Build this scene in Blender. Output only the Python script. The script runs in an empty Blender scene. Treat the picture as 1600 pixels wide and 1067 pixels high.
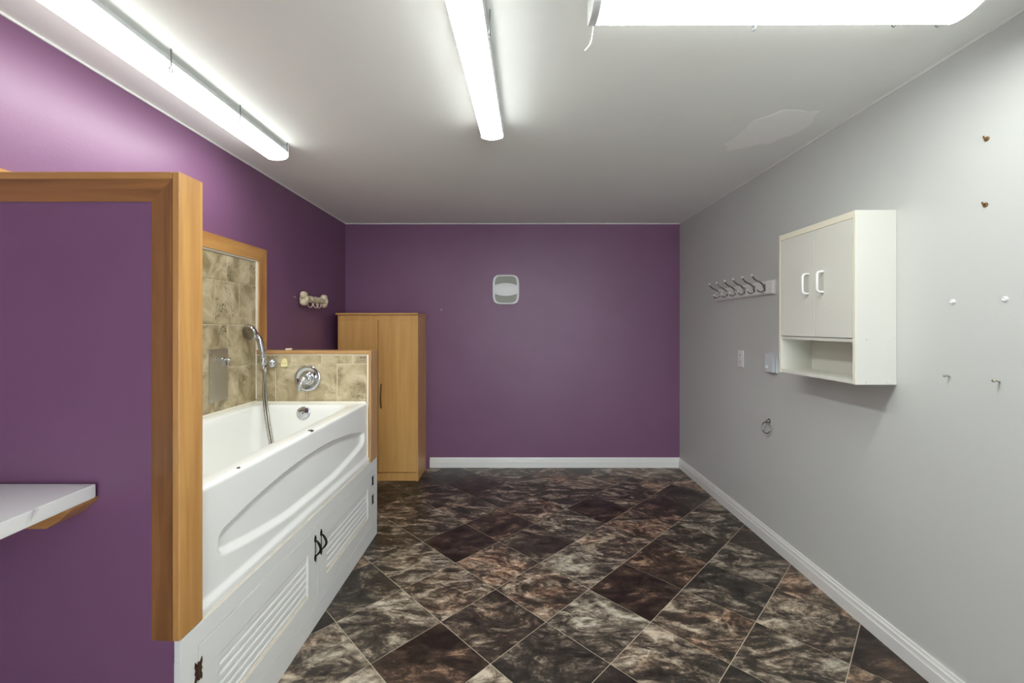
import bpy, bmesh, math, random
from mathutils import Vector, Matrix
random.seed(7)
S = bpy.context.scene
COL = S.collection
PI = math.pi
# ------------------------------------------------------------------ camera, world, exposure
cam = bpy.data.cameras.new('camera'); camo = bpy.data.objects.new('camera', cam); COL.objects.link(camo)
camo.location = (0, 0, 1.409); camo.rotation_euler = (PI/2, 0, 0)
cam.sensor_width = 36; cam.lens = 36*656/1600; cam.shift_x = -3/1600; cam.shift_y = -23.5/1600
cam.clip_start = 0.02; S.camera = camo
S.view_settings.view_transform = 'Standard'; S.view_settings.look = 'None'
S.view_settings.gamma = 1; S.view_settings.use_curve_mapping = False
S.view_settings.exposure = 1.78
W = bpy.data.worlds.new('sky'); S.world = W; W.use_nodes = True
bg = W.node_tree.nodes['Background']; bg.inputs[0].default_value = (0.86, 0.93, 1.0, 1); bg.inputs[1].default_value = 3.0
LAMP = 12.0           # strength of every fluorescent lens

XL, XR, YB, YF, ZC = -1.684, 1.658, 4.2, -2.6, 2.44   # room: left, right, back, behind the camera, ceiling

# ------------------------------------------------------------------ materials
def srgb(r, g, b):
    f = lambda c: (c/255/12.92) if c/255 <= 0.04045 else ((c/255+0.055)/1.055)**2.4
    return (f(r), f(g), f(b), 1)
def mat(name, col, rough=0.5, metal=0.0, emit=None, strength=0, bump=0, bscale=60, coat=0, spec=0.5, vary=0, vscale=3):
    m = bpy.data.materials.new(name); m.use_nodes = True; nt = m.node_tree; p = nt.nodes['Principled BSDF']
    p.inputs['Base Color'].default_value = col; p.inputs['Roughness'].default_value = rough
    p.inputs['Metallic'].default_value = metal; p.inputs['Coat Weight'].default_value = coat
    p.inputs['Specular IOR Level'].default_value = spec
    if emit: p.inputs['Emission Color'].default_value = emit; p.inputs['Emission Strength'].default_value = strength
    tc = nt.nodes.new('ShaderNodeTexCoord')
    if bump:
        n = nt.nodes.new('ShaderNodeTexNoise'); n.inputs['Scale'].default_value = bscale; n.inputs['Detail'].default_value = 5
        b = nt.nodes.new('ShaderNodeBump'); b.inputs['Strength'].default_value = bump; b.inputs['Distance'].default_value = 0.003
        nt.links.new(tc.outputs['Object'], n.inputs['Vector']); nt.links.new(n.outputs['Fac'], b.inputs['Height'])
        nt.links.new(b.outputs['Normal'], p.inputs['Normal'])
    n = nt.nodes.new('ShaderNodeTexNoise'); n.inputs['Scale'].default_value = vscale; n.inputs['Detail'].default_value = 3
    r = nt.nodes.new('ShaderNodeValToRGB'); v = vary
    r.color_ramp.elements[0].position = 0.3; r.color_ramp.elements[1].position = 0.7
    r.color_ramp.elements[0].color = (col[0]*(1-v), col[1]*(1-v), col[2]*(1-v), 1)
    r.color_ramp.elements[1].color = (col[0]*(1+v), col[1]*(1+v), col[2]*(1+v), 1)
    nt.links.new(tc.outputs['Object'], n.inputs['Vector']); nt.links.new(n.outputs['Fac'], r.inputs[0]); nt.links.new(r.outputs[0], p.inputs['Base Color'])
    return m
def wood(name, dark, light, mscale, rough=0.35, axis='Z', amt=1.0):
    m = bpy.data.materials.new(name); m.use_nodes = True; nt = m.node_tree; p = nt.nodes['Principled BSDF']
    p.inputs['Roughness'].default_value = rough; p.inputs['Coat Weight'].default_value = 0.15; p.inputs['Coat Roughness'].default_value = 0.2
    geo = nt.nodes.new('ShaderNodeNewGeometry'); mp = nt.nodes.new('ShaderNodeMapping')
    s = [mscale]*3; s['XYZ'.index(axis)] = mscale*0.07; mp.inputs['Scale'].default_value = s
    n1 = nt.nodes.new('ShaderNodeTexNoise'); n1.inputs['Scale'].default_value = 1.0; n1.inputs['Detail'].default_value = 6; n1.inputs['Distortion'].default_value = 0.6
    n2 = nt.nodes.new('ShaderNodeTexNoise'); n2.inputs['Scale'].default_value = 0.18; n2.inputs['Detail'].default_value = 2
    mx = nt.nodes.new('ShaderNodeMath'); mx.operation = 'MULTIPLY_ADD'; mx.inputs[1].default_value = 0.55
    mx2 = nt.nodes.new('ShaderNodeMath'); mx2.operation = 'MULTIPLY'; mx2.inputs[1].default_value = 0.45
    r = nt.nodes.new('ShaderNodeValToRGB'); r.color_ramp.elements[0].position = 0.5-0.18*amt; r.color_ramp.elements[1].position = 0.5+0.14*amt
    r.color_ramp.elements[0].color = dark; r.color_ramp.elements[1].color = light
    L = nt.links.new
    L(geo.outputs['Position'], mp.inputs['Vector']); L(mp.outputs[0], n1.inputs['Vector']); L(mp.outputs[0], n2.inputs['Vector'])
    L(n2.outputs['Fac'], mx2.inputs[0]); L(n1.outputs['Fac'], mx.inputs[0]); L(mx2.outputs[0], mx.inputs[2]); L(mx.outputs[0], r.inputs[0]); L(r.outputs[0], p.inputs['Base Color'])
    b = nt.nodes.new('ShaderNodeBump'); b.inputs['Strength'].default_value = 0.05; b.inputs['Distance'].default_value = 0.002
    L(n1.outputs['Fac'], b.inputs['Height']); L(b.outputs['Normal'], p.inputs['Normal'])
    return m
def slate_floor():
    # one stone print: object colour gives each tile its own tone (R), red-brown share (G) and pattern offset (B)
    m = bpy.data.materials.new('slate_tile'); m.use_nodes = True; nt = m.node_tree; p = nt.nodes['Principled BSDF']; L = nt.links.new; N = nt.nodes.new
    geo = N('ShaderNodeNewGeometry'); oi = N('ShaderNodeObjectInfo'); sep = N('ShaderNodeSeparateColor')
    L(oi.outputs['Color'], sep.inputs[0])
    off = N('ShaderNodeCombineXYZ'); mu = N('ShaderNodeMath'); mu.operation = 'MULTIPLY'; mu.inputs[1].default_value = 37
    L(sep.outputs[2], mu.inputs[0]); L(mu.outputs[0], off.inputs[0]); L(mu.outputs[0], off.inputs[2])
    add = N('ShaderNodeVectorMath'); L(geo.outputs['Position'], add.inputs[0]); L(off.outputs[0], add.inputs[1])
    rot = N('ShaderNodeMapping'); rot.inputs['Rotation'].default_value = (0, 0, 0.45); rot.inputs['Scale'].default_value = (1.0, 1.9, 1)
    L(add.outputs[0], rot.inputs['Vector'])
    def noise(scale, det, dist, rough=0.6):
        n = N('ShaderNodeTexNoise'); n.inputs['Scale'].default_value = scale; n.inputs['Detail'].default_value = det
        n.inputs['Distortion'].default_value = dist; n.inputs['Roughness'].default_value = rough; L(rot.outputs[0], n.inputs['Vector']); return n
    a = noise(3.4, 9, 1.5, 0.66); b = noise(9, 8, 2.0, 0.7); c = noise(3.2, 3, 0.8); d = noise(38, 6, 1.0, 0.7)
    # brightness value
    s1 = N('ShaderNodeMath'); s1.operation = 'MULTIPLY_ADD'; s1.inputs[1].default_value = 0.55; L(a.outputs['Fac'], s1.inputs[0])
    s2 = N('ShaderNodeMath'); s2.operation = 'MULTIPLY'; s2.inputs[1].default_value = 0.3; L(b.outputs['Fac'], s2.inputs[0]); L(s2.outputs[0], s1.inputs[2])
    s3 = N('ShaderNodeMath'); s3.operation = 'MULTIPLY_ADD'; s3.inputs[1].default_value = 0.15; L(d.outputs['Fac'], s3.inputs[0]); L(s1.outputs[0], s3.inputs[2])
    sc = N('ShaderNodeMath'); sc.operation = 'MULTIPLY_ADD'; sc.inputs[1].default_value = 2.1; sc.inputs[2].default_value = 0.49-2.1*0.5; L(s3.outputs[0], sc.inputs[0])
    s4 = N('ShaderNodeMath'); s4.operation = 'MULTIPLY_ADD'; s4.inputs[1].default_value = 0.30; L(sep.outputs[0], s4.inputs[0]); L(sc.outputs[0], s4.inputs[2])
    r = N('ShaderNodeValToRGB'); cr = r.color_ramp; L(s4.outputs[0], r.inputs[0])
    cr.elements[0].position = 0.40; cr.elements[0].color = srgb(26, 22, 20)
    cr.elements[1].position = 0.60; cr.elements[1].color = srgb(62, 56, 51)
    for pos, cc in ((0.66, (92, 82, 73)), (0.72, (124, 112, 101)), (0.79, (158, 147, 134)), (0.90, (200, 190, 176))):
        e = cr.elements.new(pos); e.color = srgb(*cc)
    # tint: brown-red against green-grey
    t = N('ShaderNodeMath'); t.operation = 'MULTIPLY_ADD'; t.inputs[1].default_value = 1.0; L(c.outputs['Fac'], t.inputs[0]); L(sep.outputs[1], t.inputs[2])
    tr = N('ShaderNodeValToRGB'); L(t.outputs[0], tr.inputs[0]); q = tr.color_ramp
    q.elements[0].position = 0.5; q.elements[0].color = (0.98, 1.0, 0.95, 1)
    q.elements[1].position = 1.5; q.elements[1].color = (1.16, 0.90, 0.74, 1)
    e = q.elements.new(0.85); e.color = (1.04, 0.97, 0.87, 1)
    mx = N('ShaderNodeMix'); mx.data_type = 'RGBA'; mx.blend_type = 'MULTIPLY'; mx.inputs[0].default_value = 1.0
    L(r.outputs[0], mx.inputs[6]); L(tr.outputs[0], mx.inputs[7]); L(mx.outputs[2], p.inputs['Base Color'])
    rr = N('ShaderNodeMapRange'); rr.inputs[3].default_value = 0.30; rr.inputs[4].default_value = 0.46; L(b.outputs['Fac'], rr.inputs[0]); L(rr.outputs[0], p.inputs['Roughness'])
    bp = N('ShaderNodeBump'); bp.inputs['Strength'].default_value = 0.25; bp.inputs['Distance'].default_value = 0.002
    L(s3.outputs[0], bp.inputs['Height']); L(bp.outputs['Normal'], p.inputs['Normal'])
    return m
def stone_wall():
    m = bpy.data.materials.new('beige_stone'); m.use_nodes = True; nt = m.node_tree; p = nt.nodes['Principled BSDF']; L = nt.links.new; N = nt.nodes.new
    geo = N('ShaderNodeNewGeometry'); oi = N('ShaderNodeObjectInfo'); sep = N('ShaderNodeSeparateColor'); L(oi.outputs['Color'], sep.inputs[0])
    off = N('ShaderNodeCombineXYZ'); mu = N('ShaderNodeMath'); mu.operation = 'MULTIPLY'; mu.inputs[1].default_value = 23
    L(sep.outputs[2], mu.inputs[0]); L(mu.outputs[0], off.inputs[0]); L(mu.outputs[0], off.inputs[1])
    add = N('ShaderNodeVectorMath'); L(geo.outputs['Position'], add.inputs[0]); L(off.outputs[0], add.inputs[1])
    def noise(scale, det, dist, rough=0.6):
        n = N('ShaderNodeTexNoise'); n.inputs['Scale'].default_value = scale; n.inputs['Detail'].default_value = det
        n.inputs['Distortion'].default_value = dist; n.inputs['Roughness'].default_value = rough; L(add.outputs[0], n.inputs['Vector']); return n
    a = noise(8, 6, 0.8, 0.6); b = noise(6, 2, 0.3); c = noise(75, 4, 0.4, 0.65)
    r = N('ShaderNodeValToRGB'); L(a.outputs['Fac'], r.inputs[0]); cr = r.color_ramp
    cr.elements[0].position = 0.32; cr.elements[0].color = srgb(138, 122, 90)
    cr.elements[1].position = 0.68; cr.elements[1].color = srgb(214, 201, 170)
    e = cr.elements.new(0.5); e.color = srgb(184, 168, 134)
    mr = N('ShaderNodeMapRange'); mr.inputs[1].default_value = 0.52; mr.inputs[2].default_value = 0.70; L(b.outputs['Fac'], mr.inputs[0])
    mc = N('ShaderNodeMapRange'); mc.inputs[1].default_value = 0.46; mc.inputs[2].default_value = 0.62; L(c.outputs['Fac'], mc.inputs[0])
    pr = N('ShaderNodeMath'); pr.operation = 'MULTIPLY'; L(mr.outputs[0], pr.inputs[0]); L(mc.outputs[0], pr.inputs[1])
    mx = N('ShaderNodeMix'); mx.data_type = 'RGBA'; L(pr.outputs[0], mx.inputs[0]); L(r.outputs[0], mx.inputs[6]); mx.inputs[7].default_value = srgb(84, 76, 60)
    L(mx.outputs[2], p.inputs['Base Color']); p.inputs['Roughness'].default_value = 0.4
    bp = N('ShaderNodeBump'); bp.inputs['Strength'].default_value = 0.12; bp.inputs['Distance'].default_value = 0.002; L(a.outputs['Fac'], bp.inputs['Height']); L(bp.outputs['Normal'], p.inputs['Normal'])
    return m
def marble():
    m = bpy.data.materials.new('white_marble_laminate'); m.use_nodes = True; nt = m.node_tree; p = nt.nodes['Principled BSDF']; L = nt.links.new; N = nt.nodes.new
    geo = N('ShaderNodeNewGeometry'); n = N('ShaderNodeTexNoise'); n.inputs['Scale'].default_value = 3.6; n.inputs['Detail'].default_value = 5; n.inputs['Distortion'].default_value = 1.5
    L(geo.outputs['Position'], n.inputs['Vector'])
    r = N('ShaderNodeValToRGB'); L(n.outputs['Fac'], r.inputs[0]); cr = r.color_ramp
    cr.elements[0].position = 0.0; cr.elements[0].color = srgb(222, 222, 220); cr.elements[1].position = 1.0; cr.elements[1].color = srgb(214, 214, 212)
    for pos, v in ((0.60, (226, 226, 224)), (0.63, (176, 176, 178)), (0.645, (224, 224, 222))): e = cr.elements.new(pos); e.color = srgb(*v)
    L(r.outputs[0], p.inputs['Base Color']); p.inputs['Roughness'].default_value = 0.25
    return m
def mesh_grille():
    m = bpy.data.materials.new('woven_grille'); m.use_nodes = True; nt = m.node_tree; p = nt.nodes['Principled BSDF']; L = nt.links.new; N = nt.nodes.new
    geo = N('ShaderNodeNewGeometry'); c = N('ShaderNodeTexChecker'); c.inputs['Scale'].default_value = 160
    c.inputs[1].default_value = srgb(188, 190, 180); c.inputs[2].default_value = srgb(120, 124, 114)
    L(geo.outputs['Position'], c.inputs['Vector']); L(c.outputs[0], p.inputs['Base Color']); p.inputs['Roughness'].default_value = 0.6
    return m
M = {}
M['purple'] = mat('purple_paint', srgb(123, 84, 116), 0.42, bump=0.12, bscale=90, vary=0.03)
M['grey'] = mat('grey_paint', srgb(204, 206, 202), 0.5, bump=0.10, bscale=110, vary=0.012, vscale=2)
M['ceiling'] = mat('ceiling_paint', srgb(242, 243, 239), 0.8, bump=0.05, bscale=60, vary=0.01)
M['patch'] = mat('ceiling_touch_up', srgb(255, 255, 252), 0.35)
M['white'] = mat('white_semi_gloss', srgb(232, 232, 228), 0.35, bump=0.03, bscale=40)
M['worn'] = mat('worn_white_edge', srgb(226, 208, 184), 0.5, vary=0.1, vscale=30)
M['cream'] = mat('cream_melamine', srgb(218, 217, 207), 0.4, bump=0.04, bscale=120)
M['cream_edge'] = mat('cream_edge_band', srgb(232, 226, 206), 0.45)
M['tub'] = mat('white_acrylic', srgb(240, 240, 236), 0.14, spec=0.5)
M['chip'] = mat('dark_chip', srgb(28, 26, 26), 0.8)
M['caulk'] = mat('white_caulk', srgb(236, 230, 214), 0.5)
M['grout'] = mat('beige_grout', srgb(232, 220, 192), 0.8)
M['floor_grout'] = mat('floor_grout', srgb(182, 170, 150), 0.7)
M['chrome'] = mat('chrome', srgb(205, 208, 212), 0.09, 1.0)
M['polished'] = mat('polished_metal', srgb(225, 224, 220), 0.45, 0.6)
M['nickel'] = mat('brushed_nickel', srgb(158, 153, 145), 0.26, 1.0)
M['steel'] = mat('stainless_steel', srgb(196, 192, 180), 0.38, 1.0, bump=0.05, bscale=200)
M['iron'] = mat('black_iron', srgb(22, 20, 20), 0.5, 0.6, vary=0.3, vscale=60)
M['rust'] = mat('rusty_iron', srgb(74, 48, 34), 0.7, 0.3, vary=0.4, vscale=80)
M['housing'] = mat('white_enamel', srgb(222, 224, 222), 0.4)
M['hook_grey'] = mat('painted_grey_metal', srgb(92, 96, 96), 0.4)
M['plastic'] = mat('white_plastic', srgb(236, 236, 236), 0.35)
M['bluewhite'] = mat('pale_grey_plastic', srgb(216, 221, 226), 0.4)
M['slot'] = mat('dark_slot', srgb(60, 58, 58), 0.6)
M['ivory'] = mat('ivory_ceramic', srgb(226, 214, 184), 0.3, vary=0.05, vscale=25)
M['pinkhook'] = mat('pinkish_hook', srgb(214, 188, 176), 0.35)
M['yellow'] = mat('cream_yellow_plastic', srgb(240, 226, 172), 0.4)
M['brown'] = mat('brown_anchor', srgb(120, 84, 44), 0.6)
M['trimwood'] = wood('honey_wood', srgb(156, 104, 54), srgb(206, 156, 92), 34, 0.35, 'Z', 1.1)
M['trimwood_y'] = wood('honey_wood_lengthwise', srgb(156, 104, 54), srgb(206, 156, 92), 34, 0.35, 'Y', 1.1)
M['trimwood_x'] = wood('honey_wood_crosswise', srgb(156, 104, 54), srgb(206, 156, 92), 34, 0.35, 'X', 1.1)
M['darkwood'] = wood('brown_wood', srgb(92, 58, 30), srgb(168, 116, 66), 26, 0.35, 'Z', 1.1)
M['darkwood_x'] = wood('brown_wood_crosswise', srgb(92, 58, 30), srgb(168, 116, 66), 26, 0.35, 'X', 1.1)
M['tanwood'] = wood('tan_wood', srgb(162, 118, 72), srgb(206, 164, 108), 34, 0.35, 'Z', 1.1)
M['tanwood_x'] = wood('tan_wood_crosswise', srgb(162, 118, 72), srgb(206, 164, 108), 34, 0.35, 'X', 1.1)
M['birch'] = wood('birch_laminate', srgb(198, 145, 80), srgb(220, 172, 104), 26, 0.38, 'Z', 1.2)
M['bronze'] = mat('bronze_handle', srgb(96, 70, 46), 0.35, 0.7)
M['slate'] = slate_floor(); M['stone'] = stone_wall(); M['marble'] = marble(); M['grille'] = mesh_grille()
M['glass'] = mat('window_glass', (1, 1, 1, 1), 0.0); _p = M['glass'].node_tree.nodes['Principled BSDF']; _p.inputs['Transmission Weight'].default_value = 1; _p.inputs['IOR'].default_value = 1.02

# ------------------------------------------------------------------ helpers
def obj(name, bm, m, parent=None, smooth=False):
    me = bpy.data.meshes.new(name)
    bmesh.ops.recalc_face_normals(bm, faces=bm.faces)
    bm.to_mesh(me); bm.free()
    if smooth:
        me.polygons.foreach_set('use_smooth', [True]*len(me.polygons))
        me.set_sharp_from_angle(angle=math.radians(40))
    me.materials.append(M[m] if isinstance(m, str) else m)
    o = bpy.data.objects.new(name, me); COL.objects.link(o)
    if parent:
        o.parent = parent; o.matrix_parent_inverse = parent.matrix_basis.inverted()
    return o
def thing(name, label, cat, loc, group=None):
    o = bpy.data.objects.new(name, None); COL.objects.link(o); o.location = loc
    o.empty_display_size = 0.05
    o['label'] = label; o['category'] = cat
    if group: o['group'] = group
    return o
def struct(o, label=None):
    o['kind'] = 'structure'
    if label: o['label'] = label
    return o
def tag(o, label, cat, group=None):
    o['label'] = label; o['category'] = cat
    if group: o['group'] = group
    return o
def bx(bm, x0, x1, y0, y1, z0, z1, bev=0, seg=2):
    r = bmesh.ops.create_cube(bm, size=1); vs = r['verts']
    for v in vs: v.co = Vector(((x0+x1)/2+v.co.x*(x1-x0), (y0+y1)/2+v.co.y*(y1-y0), (z0+z1)/2+v.co.z*(z1-z0)))
    if bev:
        es = list({e for v in vs for e in v.link_edges})
        bmesh.ops.bevel(bm, geom=es, offset=bev, segments=seg, profile=0.5, affect='EDGES')
    return bm
def box(x0, x1, y0, y1, z0, z1, bev=0, seg=2): return bx(bmesh.new(), x0, x1, y0, y1, z0, z1, bev, seg)
def tube(bm, pts, r, n=10, cap=True):
    pts = [Vector(p) for p in pts]; rings = []
    rad = r if isinstance(r, (list, tuple)) else [r]*len(pts)
    T = [(pts[min(i+1, len(pts)-1)]-pts[max(i-1, 0)]).normalized() for i in range(len(pts))]
    up = Vector((0, 0, 1)) if abs(T[0].z) < 0.9 else Vector((1, 0, 0))
    nrm = T[0].cross(up).normalized()
    for p, t, rr in zip(pts, T, rad):
        nrm = (nrm-t*nrm.dot(t)).normalized(); b = t.cross(nrm)
        rings.append([bm.verts.new(p+(nrm*math.cos(2*PI*k/n)+b*math.sin(2*PI*k/n))*rr) for k in range(n)])
    for a, b in zip(rings, rings[1:]):
        for k in range(n): bm.faces.new((a[k], a[(k+1) % n], b[(k+1) % n], b[k]))
    if cap: bm.faces.new(rings[0][::-1]); bm.faces.new(rings[-1])
    return bm
def spline(pts, n=8):
    pts = [Vector(p) for p in pts]; out = []
    P = [pts[0]*2-pts[1]]+pts+[pts[-1]*2-pts[-2]]
    for i in range(1, len(P)-2):
        for k in range(n):
            t = k/n; a, b, c, d = P[i-1], P[i], P[i+1], P[i+2]
            out.append(0.5*((2*b)+(c-a)*t+(2*a-5*b+4*c-d)*t*t+(3*b-a-3*c+d)*t**3))
    out.append(pts[-1]); return out
def lathe(bm, prof, origin, axis, n=24):
    """prof = [(radius, height along axis)]"""
    axis = Vector(axis).normalized(); up = Vector((0, 0, 1)) if abs(axis.z) < 0.9 else Vector((1, 0, 0))
    u = axis.cross(up).normalized(); w = axis.cross(u); o = Vector(origin); rings = []
    for r, h in prof:
        if r < 1e-6: rings.append([bm.verts.new(o+axis*h)])
        else: rings.append([bm.verts.new(o+axis*h+(u*math.cos(2*PI*k/n)+w*math.sin(2*PI*k/n))*r) for k in range(n)])
    for a, b in zip(rings, rings[1:]):
        for k in range(n):
            k2 = (k+1) % n
            f = [a[k % len(a)], a[k2 % len(a)], b[k2 % len(b)], b[k % len(b)]]
            f = list(dict.fromkeys(f))
            if len(f) >= 3: bm.faces.new(f)
    for rg in (rings[0], rings[-1]):
        if len(rg) > 2: bm.faces.new(rg)
    return bm
def ball(bm, c, r, n=12, m=8):
    rx, ry, rz = (r, r, r) if not isinstance(r, (tuple, list)) else r
    g = bmesh.ops.create_uvsphere(bm, u_segments=n, v_segments=m, radius=1)
    for v in g['verts']: v.co = Vector((c[0]+v.co.x*rx, c[1]+v.co.y*ry, c[2]+v.co.z*rz))
    return bm
def torus(bm, c, axis, R, r, n=24, m=8, a0=0, a1=2*PI, start=None):
    axis = Vector(axis).normalized(); up = start or (Vector((0, 0, 1)) if abs(axis.z) < 0.9 else Vector((1, 0, 0)))
    u = (up-axis*up.dot(axis)).normalized(); w = axis.cross(u); c = Vector(c); full = abs(a1-a0-2*PI) < 1e-4; rings = []
    for i in range(n if full else n+1):
        a = a0+(a1-a0)*i/n; d = u*math.cos(a)+w*math.sin(a)
        rings.append([bm.verts.new(c+d*(R+r*math.cos(2*PI*k/m))+axis*r*math.sin(2*PI*k/m)) for k in range(m)])
    N = len(rings)
    for i in range(N if full else N-1):
        A, B = rings[i], rings[(i+1) % N]
        for k in range(m): bm.faces.new((A[k], A[(k+1) % m], B[(k+1) % m], B[k]))
    if not full: bm.faces.new(rings[0]); bm.faces.new(rings[-1])
    return bm
def prism(bm, poly, h, place):
    """poly in 2D extruded 0..h; place(u, v, w) -> 3D"""
    a = [bm.verts.new(place(u, v, 0)) for u, v in poly]; b = [bm.verts.new(place(u, v, h)) for u, v in poly]; n = len(poly)
    bm.faces.new(a[::-1]); bm.faces.new(b)
    for k in range(n): bm.faces.new((a[k], a[(k+1) % n], b[(k+1) % n], b[k]))
    return bm

# ------------------------------------------------------------------ shell
T = 0.12
wl = struct(obj('wall_left', box(XL-T, XL, YF-T, YB+T, 0, ZC), 'purple'))
wb = struct(obj('wall_back', box(XL, XR, YB, YB+T, 0, ZC), 'purple'))
wr = struct(obj('wall_right', box(XR, XR+T, YF-T, YB+T, 0, ZC), 'grey'))
ce = struct(obj('ceiling', box(XL-T, XR+T, YF-T, YB+T, ZC, ZC+T), 'ceiling'))
# wall behind the camera; its window is added to let in fill daylight
wx0, wx1, wz0, wz1 = -0.2, 1.4, 0.35, 2.2
bm = bmesh.new()
bx(bm, XL, wx0, YF-T, YF, 0, ZC); bx(bm, wx1, XR, YF-T, YF, 0, ZC); bx(bm, wx0, wx1, YF-T, YF, 0, wz0); bx(bm, wx0, wx1, YF-T, YF, wz1, ZC)
struct(obj('wall_front', bm, 'grey'))
bm = bmesh.new()
for a in ((wx0-.06, wx0, wz0-.06, wz1+.06), (wx1, wx1+.06, wz0-.06, wz1+.06), (wx0, wx1, wz0-.06, wz0), (wx0, wx1, wz1, wz1+.06)):
    bx(bm, a[0], a[1], YF, YF+.02, a[2], a[3], .003)
bx(bm, -.02, .02, YF-.06, YF-.03, wz0, wz1)
w1 = struct(obj('fill_window_1', bm, 'white'))
obj('pane', box(wx0, wx1, YF-.05, YF-.045, wz0, wz1), 'glass', w1)
# floor: grout bed and one object per tile
fl = struct(obj('floor', box(XL-T, XR+T, YF-T, YB+T, -0.1, -0.0015), 'floor_grout'))
HX, HY, X0, Y0 = 0.2505, 0.2495, 0.152, 2.003
# (tone, red share) read off the photograph for the tiles in clear view; the print repeats
known = {(-2, 3): (.10, .75), (2, 1): (.08, .8), (2, 5): (.06, .7), (-2, 7): (.08, .6), (-2, -1): (.12, .7), (0, 3): (.22, .2), (4, 5): (.12, .5), (6, 3): (.1, .5),
    (4, 1): (.22, .05), (6, -1): (.1, .6), (-1, 4): (.35, .6), (3, 2): (.34, .6), (-1, 0): (.30, .35), (0, -1): (.28, .05), (1, 4): (.66, .0), (1, 2): (.68, .0),
    (1, 0): (.72, -.05), (-3, 2): (.68, .0), (-1, 2): (.66, .4), (-2, 1): (.62, .35), (0, 1): (.58, .35), (-3, 0): (.66, .1), (3, 4): (.58, .45), (2, 3): (.55, .3),
    (4, 3): (.42, .25), (0, 5): (.55, .4), (3, 0): (.70, .4), (5, 2): (.5, .05), (5, 0): (.66, .25), (4, -1): (.55, .2), (2, -1): (.62, .2), (-1, -2): (.6, .2),
    (5, 4): (.45, .1), (3, 6): (.4, .3), (1, 6): (.45, .15), (-1, 6): (.45, .2), (-3, 4): (.52, .1), (-3, 6): (.4, .25), (-4, 1): (.3, .1), (-4, 3): (.45, .1), (-2, 5): (.52, .3)}
def clip(poly, axis, lim, keep_less):
    out = []
    for i in range(len(poly)):
        a, b = poly[i], poly[(i+1) % len(poly)]
        ia = (a[axis] <= lim) == keep_less or a[axis] == lim; ib = (b[axis] <= lim) == keep_less or b[axis] == lim
        if ia: out.append(a)
        if ia != ib:
            t = (lim-a[axis])/(b[axis]-a[axis]); out.append((a[0]+(b[0]-a[0])*t, a[1]+(b[1]-a[1])*t))
    return out
gx = 0.0028
full = None
for i in range(-9, 8):
    for j in range(-14, 11):
        if (i+j) % 2 == 0: continue
        cx, cy = X0+i*HX, Y0+j*HY
        if cy < -0.3: continue
        poly = [(cx-HX+gx, cy), (cx, cy-HY+gx), (cx+HX-gx, cy), (cx, cy+HY-gx)]
        c0 = len(poly)
        inside = cx-HX > XL and cx+HX < XR and cy+HY < YB
        if not inside:
            for ax, lim, kl in ((0, XL, False), (0, XR, True), (1, YB, True)):
                if poly: poly = clip(poly, ax, lim, kl)
            if len(poly) < 3: continue
        rt = random.Random(i*91+j*17)
        tone, red = known.get((i, j), (rt.choice([.1, .3, .5, .6, .66]), rt.uniform(0, .6)))
        if inside and full: 
            o = bpy.data.objects.new('tile', full); COL.objects.link(o); o.parent = fl; o.location = (cx, cy, 0)
        else:
            bm = bmesh.new(); prism(bm, [(a-cx, b-cy) for a, b in poly], 0.0015, lambda u, v, w: Vector((u, v, -0.0015+w)))
            o = obj('tile', bm, 'slate'); o.parent = fl; o.location = (cx, cy, 0)
            if inside: full = o.data
        o.color = (tone, red, rt.random(), 1)
# thin caulk lines where ceiling meets the walls
struct(obj('trim_1', box(XL, XR, YB-.007, YB, ZC-.009, ZC), 'white'))
struct(obj('trim_2', box(XL, XL+.007, YF, YB-.007, ZC-.009, ZC), 'white'))
struct(obj('trim_3', box(XR-.007, XR, YF, YB-.007, ZC-.009, ZC), 'white'))
# corner beads of the back wall
# baseboards with a stepped colonial profile
prof = [(0, 0), (.016, 0), (.016, .058), (.0135, .063), (.012, .072), (.012, .082), (.008, .088), (.006, .1), (0, .1)]
struct(obj('baseboard_back', prism(bmesh.new(), prof, XR-(-0.84), lambda u, v, w: Vector((-0.84+w, YB-u, v))), 'white'))
struct(obj('baseboard_right', prism(bmesh.new(), prof, YB-.016-YF, lambda u, v, w: Vector((XR-u, YF+w, v))), 'white'))
# lighter touch-up patch on the ceiling
pts = []
for k in range(40):
    a = 2*PI*k/40; r = 1+0.10*math.sin(3*a+1)+0.06*math.sin(7*a)+0.04*math.sin(11*a+2)
    c, s = math.cos(a), math.sin(a)
    pts.append((1.345+0.15*r*math.copysign(abs(c)**.75, c)*1.0+0.02*s, 2.215+0.20*r*math.copysign(abs(s)**.75, s)-0.08*c))
o = obj('paint_patch', prism(bmesh.new(), pts, 0.0008, lambda u, v, w: Vector((u, v, ZC-.0008+w))), 'patch', ce)

# ---- partition at the left with its wood casing
PF = 1.176
pw = struct(obj('wall_partition', box(XL, -.953, PF, 1.25, 0, 1.819), 'purple'))
obj('end_board', box(-.951, -.931, 1.168, 1.257, .532, 1.840, .0025), 'trimwood', pw)
obj('top_board', box(XL, -.951, 1.168, 1.257, 1.819, 1.840, .0025), 'trimwood_x', pw)
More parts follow.
